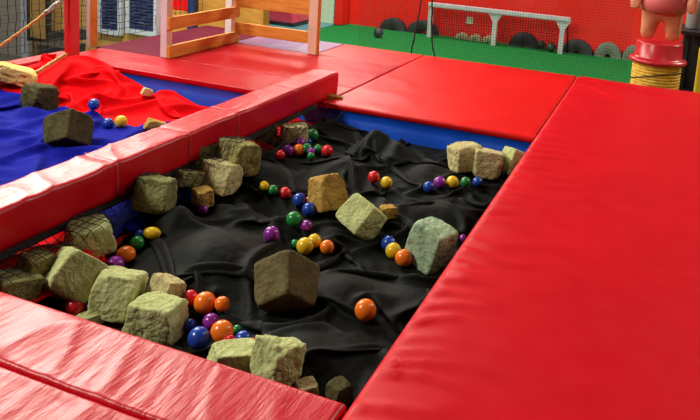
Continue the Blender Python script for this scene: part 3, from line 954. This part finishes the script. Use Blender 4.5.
# wide black net behind the left pit
def flat_net(name, o, du, dv, nu, nv, r, mat, label, sag=0.004):
    V, Fc = [], []
    o, du, dv = Vector(o), Vector(du), Vector(dv); nn = du.cross(dv).normalized()
    def p(a, b): return o + du * a + dv * b + nn * (sag * nz(a * 9, b * 9, 2)) + du * (sag / du.length * nz(a * 14, b * 14, 4)) + dv * (sag / dv.length * nz(a * 14, b * 14, 9))
    for i in range(nu + 1): tube_geo([p(i / nu, k / 24) for k in range(25)], r, 3, False, V, Fc)
    for j in range(nv + 1): tube_geo([p(k / 40, j / nv) for k in range(41)], r, 3, False, V, Fc)
    return tag(obj(name, V, Fc, mat, None, False), label, 'net')
flat_net('barrier_net', (-3.64, 1.8, 0.02), (0, 3.2, 0), (0, 0, 0.9), 56, 18, 0.0024, M['netting'], 'black square-mesh safety net hanging along the left side', 0.01)

# ------------------------------------------------------------------ plywood, cushions, corner things beyond the fence
def pbox(name, px0, px1, py0, py1, Y, th, mat, label, cat, ground=False):
    a = on_y(px0, py1, Y); b = on_y(px1, py1, Y); t = on_y(px0, py0, Y)
    o = box(name, a.x, b.x, Y, Y + th, FZ + 0.012 if ground else min(a.z, b.z), t.z, mat, None, 0.004)
    return tag(o, label, cat)
pbox('plywood_box', 195, 263, -20, 30, 5.3, 0.1, M['ply'], 'large ochre plywood box behind the wooden fence', 'box', True)
pbox('soft_column', 187, 194.5, -40, 20, 5.25, 0.07, M['navy'], 'narrow navy blue upright left of the plywood box', 'post', True)
pbox('plywood_box', 168, 187, 9, 20, 5.4, 0.5, M['ply'], 'low ochre plywood box under the dark red cushion', 'box', True)
o = pbox('seat_cushion', 168, 187, -4, 8.8, 5.4, 0.5, M['redfar'], 'red cushion seen between the white post and the navy upright', 'cushion')
# teal floor mat, pink slab, mint panel, red column
a = at(262, 28, FZ + .02); b = at(337, 26, FZ + .02)
tag(box('floor_mat', -6.9, -5.21, 6.6, WY - .02, FZ - .003, FZ + 0.02, M['teal'], bev=0), 'teal floor mat left of the green turf', 'mat')
bm = bmesh.new(); c = at(277, 23, FZ + .02)
add_box(bm, -0.75, 0.42, 0, 1.0, 0.05, 0.28, 0.03)
slab = obj_bm('foam_slab', bm, M['pink'], None, False, (c.x, c.y - .2, FZ + .02)); tag(slab, 'pink foam slab lying on the teal mat, right of the plywood box', 'foam slab')
bm = bmesh.new(); add_box(bm, -0.75, 0.42, 0.02, .98, 0.0, 0.05, 0.0); 
ob = obj_bm('underside', bm, M['blackmetal'], slab, False)
cm = on_y(326, 20, WY - .3)
tag(box('perforated_panel', cm.x - .28, cm.x + .14, WY - .3, WY - .1, FZ + .02, 1.8, M['mint'], bev=.01), 'pale mint perforated column at the corner of the red wall', 'column')
tag(box('wall_column', cm.x + .16, cm.x + .3, WY - .32, WY - .05, FZ + .02, 2.4, M['redwall'], bev=.01), 'narrow red column between the mint column and the red wall', 'column')
struct('wall_back', -9, -5.2, WY + .02, WY + .15, FZ, 3.6, M['mint'], bev=0)

# ------------------------------------------------------------------ goal
def make_goal():
    p0 = at(427.5, 38, FZ + .012); p1 = at(494, 45, FZ + .012); p2 = at(560, 54, FZ + .012)
    y = (p0.y + p1.y + p2.y) / 3
    root = empty('mini_goal', (p0.x, y, FZ + .012)); tag(root, 'low white mini goal with three posts standing on the turf', 'goal')
    H = 0.55; w = p2.x - p0.x; m = p1.x - p0.x
    for nm, x in (('post', 0), ('post', m), ('post', w)):
        bm = bmesh.new(); add_box(bm, x - .035, x + .035, -.03, .03, 0, H - .02, .01)
        if x: 
            for s in (-1, 1): 
                vs = [bm.verts.new((x + s * a_, yy, b_)) for yy in (-.03, .03) for (a_, b_) in ((.03, H - .18), (.03, H - .03), (.12, H - .03))]
                for f in ((0, 1, 2), (5, 4, 3), (0, 3, 4, 1), (1, 4, 5, 2), (2, 5, 3, 0)): bm.faces.new([vs[i] for i in f])
        obj_bm(nm, bm, M['goalmetal'], root, False)
    bm = bmesh.new(); add_box(bm, -.04, w + .1, -.05, .05, H - .05, H + .02, .012); obj_bm('crossbar', bm, M['goalmetal'], root, False)
    V, Fc = [], []
    for i in range(52):
        x = w * i / 51; tube_geo([(x, .04, H - .03), (x, .10, H - .2), (x, .12, .0)], .004, 3, False, V, Fc)
    for j in range(14):
        t = j / 13; tube_geo([(0, .04 + .08 * t, (H - .03) * (1 - t)), (w, .04 + .08 * t, (H - .03) * (1 - t))], .004, 3, False, V, Fc)
    obj('goal_net', V, Fc, M['netting'], root, False)
    for x in (w + .06,):
        V, Fc = tube_geo([(x, .04, H), (x + .02, .2, 0.0)], .015, 8); obj('stay', V, Fc, M['blackmetal'], root)
make_goal()
wall_paper = on_y(469.5, 20.5, WY - .012)
tag(box('paper_notice', wall_paper.x - .055, wall_paper.x + .055, WY - .012, WY - .002, wall_paper.z - .06, wall_paper.z + .06, M['paper'], bev=0), 'small square paper notice on the red wall inside the goal', 'notice')

def half_ring(px0, px1, ptop, pbot, ri, mat, label, th=0.10, Yo=0.075, cat='tyre'):
    Y = WY - Yo
    a = on_y(px0, pbot, Y); b = on_y(px1, pbot + (px1 - px0) * .12, Y); R = (b.x - a.x) / 2; cx = (a.x + b.x) / 2
    t = on_y((px0 + px1) / 2, ptop, Y); Hh = max(0.1, t.z - FZ - .012)
    V, Fc = [], []
    n = 28; rin = R * ri
    prof = [(R, -.5), (R * .97, -.5 + .0), (R, .5)]
    ring = [(1.0, -.38), (.96, -.5), (ri + .04, -.5), (ri, -.4), (ri, .4), (ri + .04, .5), (.96, .5), (1.0, .38)]
    for i in range(n + 1):
        th_ = math.pi * i / n
        for (f, d) in ring:
            V.append((f * R * math.cos(th_), d * th, f * Hh * math.sin(th_)))
    k = len(ring)
    for i in range(n):
        for j in range(k):
            Fc.append((i * k + j, i * k + (j + 1) % k, (i + 1) * k + (j + 1) % k, (i + 1) * k + j))
    Fc.append(tuple(range(k))); Fc.append(tuple(n * k + j for j in range(k))[::-1])
    o = obj('half_tyre', V, Fc, mat, None, True, (cx, Y, FZ + .012)); tag(o, label, cat, 'half rings along the red wall'); return o
half_ring(380, 406, 17.5, 31, .12, M['rubber'], 'black half tyre against the red wall, leftmost')
half_ring(407, 438, 20, 34, .32, M['rubber'], 'black half tyre with an open arch just left of the goal post')
half_ring(509, 538, 32, 47, .12, M['rubber'], 'black half tyre inside the right half of the goal')
half_ring(561, 592, 39, 54, .2, M['rubber'], 'black half tyre just right of the goal')
half_ring(594, 621, 42, 56, .22, M['greyrubber'], 'grey half ring with a small arch, right of the black half tyres')
half_ring(621.5, 645, 45, 59, .22, M['greyrubber'], 'grey half ring partly hidden behind the red tub')
for i, (a, b, lab) in enumerate(((455, 468, 'pale foam dome inside the goal, leftmost of three'), (468.5, 481, 'pale foam dome inside the goal, middle of three'), (481.5, 496, 'pale foam dome inside the goal, partly behind the middle goal post'))):
    o = half_ring(a, b, 33.5 + i * 1, 42.5 + i * 1.2, .03, M['palestone'], lab, .10, .075, 'foam dome'); o.name = 'foam_dome'; o['group'] = 'pale domes in the goal'
def gball(px, py, r, mat, label):
    p = at(px, py + r, FZ + .012); R = r / F * depth_of(p)
    bm = bmesh.new(); bmesh.ops.create_icosphere(bm, subdivisions=3, radius=R)
    o = obj_bm('play_ball', bm, mat, None, True, (p.x, p.y, FZ + .012 + R)); tag(o, label, 'ball', 'balls on the turf')
gball(378, 32.5, 5, M['tealball'], 'dark teal ball alone on the turf in front of the leftmost half tyre')
gball(541, 44.5, 4.3, M['greenball'], 'smaller dark green ball in the goal near the right post')
gball(550.5, 47, 4.8, M['greenball'], 'larger dark green ball in the goal next to the right post')

# fine net and two cords in front of the turf
flat_net('barrier_net', (-2.2, 5.03, -0.3), (2.0, 0, 0), (0, 0, 1.3), 100, 65, 0.0008, M['finenet'], 'fine mesh net between the red mats and the green turf', 0.002)
def cord(pts, label):
    P = [on_y(x, y, 5.0) for x, y in pts]
    Q = []
    for i in range(len(P) - 1):
        for k in range(6):
            p = P[i].lerp(P[i + 1], k / 6); Q.append(p + Vector((0.006 * nz(p.z * 14, i, 3), 0, 0)))
    Q.append(P[-1]); V, Fc = tube_geo(Q, [0.006 + 0.003 * nz(q.z * 40, 1, 1) for q in Q], 7)
    tag(obj('net_cord', V, Fc, M['netting']), label, 'cord')
cord([(423, -30), (421, 0), (418, 20), (414, 38), (411, 54)], 'black cord hanging down the fine net, left of the goal post')
cord([(432, -30), (432, 5), (431.5, 30), (432.5, 45), (435, 58)], 'black cord hanging down the fine net right beside the goal post')

# ------------------------------------------------------------------ ropes
def rope(pts, r, mat, label, parent=None):
    Q = []
    for i in range(len(pts) - 1):
        a, b = Vector(pts[i]), Vector(pts[i + 1]); n = max(2, int((b - a).length / 0.012))
        Q += [a.lerp(b, k / n) for k in range(n)]
    Q.append(Vector(pts[-1]))
    V, Fc = [], []
    for s in range(3):
        S = []
        for k, p in enumerate(Q):
            ang = k * 0.45 + s * 2.094
            S.append(p + Vector((0, math.cos(ang), math.sin(ang))) * r * 0.55)
        tube_geo(S, r * 0.6, 6, True, V, Fc)
    o = obj('rope', V, Fc, mat, parent); return o
def lay(px, py):
    q = rest(px, py, 0.02)
    return q if q.z > 0.0 else at(px, py, 0.03)
p = [lay(*q) for q in ((66, 54.5), (61, 57.5), (56, 60.5), (50, 64.2), (44, 68), (38.5, 71.5), (33, 74.5), (26, 77), (18, 79.5), (9, 82), (0, 84), (-10, 87), (-20, 90))]
tag(rope(p, 0.011, M['rope'], ''), 'thick tan rope lying from the red post along the edge of the left pit', 'rope')
post_y = at(64.3, 60).y
ra, rb = at(-45, 73, 0.025), on_y(67, -5, post_y - 0.014)
def on_rope(t):
    q = ra.lerp(rb, t); q.z -= 0.05 * 4 * t * (1 - t) * 0.5; return q
p = [on_rope(t) for t in np.linspace(0, 0.78, 12)]
q = [on_rope(t) for t in np.linspace(0.78, 1.0, 5)]
ro = rope(p, 0.008, M['rope'], ''); tag(ro, 'thin tan rope stretched in front of the net, ending in a black and white length', 'rope')
rope(q, 0.013, M['ropebw'], '', ro)['label'] = 'black and white rope end'

# ------------------------------------------------------------------ doll on a rope drum
DY = 5.62
da = on_y(632, 62, DY); db = on_y(683, 62, DY); dcx = (da.x + db.x) / 2; dr = (db.x - da.x) / 2 * 0.99
ztop = on_y(657, 62, DY).z
root = empty('rope_drum', (dcx, DY, FZ + .012)); tag(root, 'drum wound with yellow rope standing behind the far pad', 'drum')
Hd = ztop - FZ - .012
prof = []
V, Fc = [], []
prof = [(dr * .97, 0.0)]
nw = int(Hd / 0.022)
for k in range(nw):
    for t in (0.0, .25, .5, .75):
        prof.append((dr * (0.955 + 0.045 * math.sin(math.pi * (t + .001))), Hd * (k + t) / nw))
prof.append((dr * .95, Hd))
w = lathe('rope_winding', prof, M['yellowrope'], root)
P = [Vector((dr * 1.005 * math.cos(a), dr * 1.005 * math.sin(a), Hd - .10 + 0.05 * math.cos(a + .6))) for a in np.linspace(0, 6.28, 48)]
V, Fc = tube_geo(P, 0.004, 6); obj('dark_cord', V, Fc, M['blackmetal'], root)
ztub = on_y(657, 39, DY - .15).z
tub_h = 0.155
tr = dr * .97
tub = lathe('plastic_tub', [(tr * 1.16, 0), (tr * 1.2, .006), (tr * 1.21, .018), (tr * 1.18, .03), (tr * 1.05, .036), (tr * .99, .045), (tr * .96, tub_h - .008), (tr * .94, tub_h), (tr * .7, tub_h + .002)], M['redplastic'], None, 48, (dcx, DY, ztop + .001))
tag(tub, 'upside-down red plastic tub on the yellow rope drum', 'tub')
zt = ztop + tub_h + .005
def doll():
    bm = bmesh.new(); skin = bm.verts.layers.skin.verify()
    J = {}
    def j(n_, x, y, z, r, par=None):
        v = bm.verts.new((x, y, z)); v[skin].radius = (r, r); J[n_] = v
        if par: bm.edges.new((J[par], v))
        return v
    v = j('pelvis', 0, 0, .30, .135); v[skin].use_root = True
    j('belly', 0, 0, .42, .165, 'pelvis'); j('chest', 0, 0, .56, .12, 'belly'); j('neck', 0, 0, .66, .05, 'chest'); j('head', 0, -.01, .76, .11, 'neck'); j('crown', 0, -.01, .86, .09, 'head')
    for s, n_ in ((-1, 'l'), (1, 'r')):
        j('hip' + n_, s * .08, 0, .20, .074, 'pelvis'); j('knee' + n_, s * .085, 0, .10, .060, 'hip' + n_); j('ankle' + n_, s * .088, 0, .05, .056, 'knee' + n_); j('toe' + n_, s * .09, -.03, .04, .045, 'ankle' + n_)
        j('sh' + n_, s * .16, 0, .56, .055, 'chest'); j('el' + n_, s * .20, -.03, .43, .048, 'sh' + n_); j('wr' + n_, s * .195, -.08, .33, .04, 'el' + n_)
        j('palm' + n_, s * .195, -.09, .285, .035, 'wr' + n_)
        for q, dx in enumerate((-.02, -.006, .008, .02)):
            j('f%s%d' % (n_, q), s * .195 + dx, -.10, .245 - .004 * (q in (1, 2)), .011, 'palm' + n_)
        j('th' + n_, s * .165, -.11, .27, .011, 'palm' + n_)
    me = bpy.data.meshes.new('doll'); bm.to_mesh(me); bm.free(); me.materials.append(M['skin'])
    o = bpy.data.objects.new('toy_figure', me); COL.objects.link(o)
    o.modifiers.new('skin', 'SKIN').use_smooth_shade = True
    sm = o.modifiers.new('sub', 'SUBSURF'); sm.levels = 2; sm.render_levels = 2
    return o
d = doll(); d.location = (dcx - .005, DY - .02, zt - .005)
tag(d, 'peach plastic toy figure standing on the red tub, legs apart', 'figure')
sh = lathe('shorts', [(.10, 0), (.158, .02), (.172, .07), (.168, .12), (.15, .15)], M['shorts'], d, 32, (0, 0, .215)); sh.scale = (1, .96, 1)

# things at the right edge
SY = 5.9
root = empty('shelf_rack', (on_y(700, 90, SY).x, SY, FZ + .012)); tag(root, 'black metal rack at the right edge, behind the toy figure', 'rack')
zz = on_y(690, 30, SY).z; xl = on_y(684, 40, SY).x - root.location.x
for (x0, x1, y0, y1) in ((xl, xl + .04, 0, .04), (xl + .5, xl + .54, 0, .04), (xl, xl + .04, .4, .44), (xl + .5, xl + .54, .4, .44)):
    box('upright', x0, x1, y0, y1, 0, zz - FZ - .05, M['blackmetal'], root)
for k, z in enumerate((0.1, (zz - FZ) * .5, zz - FZ - .05)):
    box('shelf', xl - .03, xl + .57, -.03, .47, z, z + .03, M['blackmetal'], root)
box('back_panel', xl, xl + .54, .44, .46, .05, zz - FZ - .05, M['blackmetal'], root)
p = on_y(686, 14, SY + .1)
c = lathe('metal_canister', [(.055, 0), (.06, .01), (.06, .22), (.05, .235), (.02, .24)], M['silver'], None, 24, (xl + root.location.x + .06, SY + .16, zz - .0 - .005)); tag(c, 'silver canister standing on the black rack', 'canister')
yp = on_y(698.5, 80, 5.35)
tag(box('padded_post', yp.x - .02, yp.x + .08, 5.35, 5.43, FZ + .012, on_y(698, 48, 5.35).z, M['yellowpaint'], bev=.01), 'yellow post at the right edge beside the drum', 'post')

# ------------------------------------------------------------------ light
def area(name, loc, target, size, power, col, size_y=None):
    l = bpy.data.lights.new(name, 'AREA'); l.energy = power; l.color = col[:3]; l.shape = 'RECTANGLE'
    l.size = size; l.size_y = size_y or size
    o = bpy.data.objects.new(name, l); COL.objects.link(o); o.location = loc
    o.rotation_euler = (Vector(target) - Vector(loc)).to_track_quat('-Z', 'Y').to_euler()
    return o
area('window_light', (-5.4, 4.7, 2.5), (-1.5, 1.8, 0), 2.2, 270, (1, .99, .88), 2.2)
area('ceiling_or_fill_light', (-3.9, -0.2, 2.9), (-1.2, 1.8, 0), 0.7, 150, (1, .98, .86), 0.5)
area('ceiling_or_fill_light', (1.8, 3.4, 3.4), (0.0, 2.6, 0), 1.2, 26, (1, .86, .66), 1.2)
area('ceiling_or_fill_light', (3.6, 8.0, 3.5), (0.5, 8.6, 0), 1.5, 260, (1, .95, .82), 1.5)  # made-up fill, set off to the right to light the far area
area('ceiling_or_fill_light', (-4.6, 9.6, 3.5), (-3.6, 9.0, 0), 1.5, 200, (1, .97, .88), 1.2)  # second made-up fill for the far area, from the left
area('ceiling_or_fill_light', (-3.6, 3.6, 3.5), (-4.4, 5.6, 0), 2.0, 190, (1, .93, .8), 1.2)  # fill added to brighten the left background, no known fitting
w = bpy.data.worlds.new('world'); sc.world = w; w.use_nodes = True
w.node_tree.nodes['Background'].inputs['Color'].default_value = (1, .92, .82, 1)
w.node_tree.nodes['Background'].inputs['Strength'].default_value = 0.045

vs = sc.view_settings
vs.view_transform = 'Standard'; vs.look = 'None'; vs.gamma = 1; vs.exposure = 0.0; vs.use_curve_mapping = False
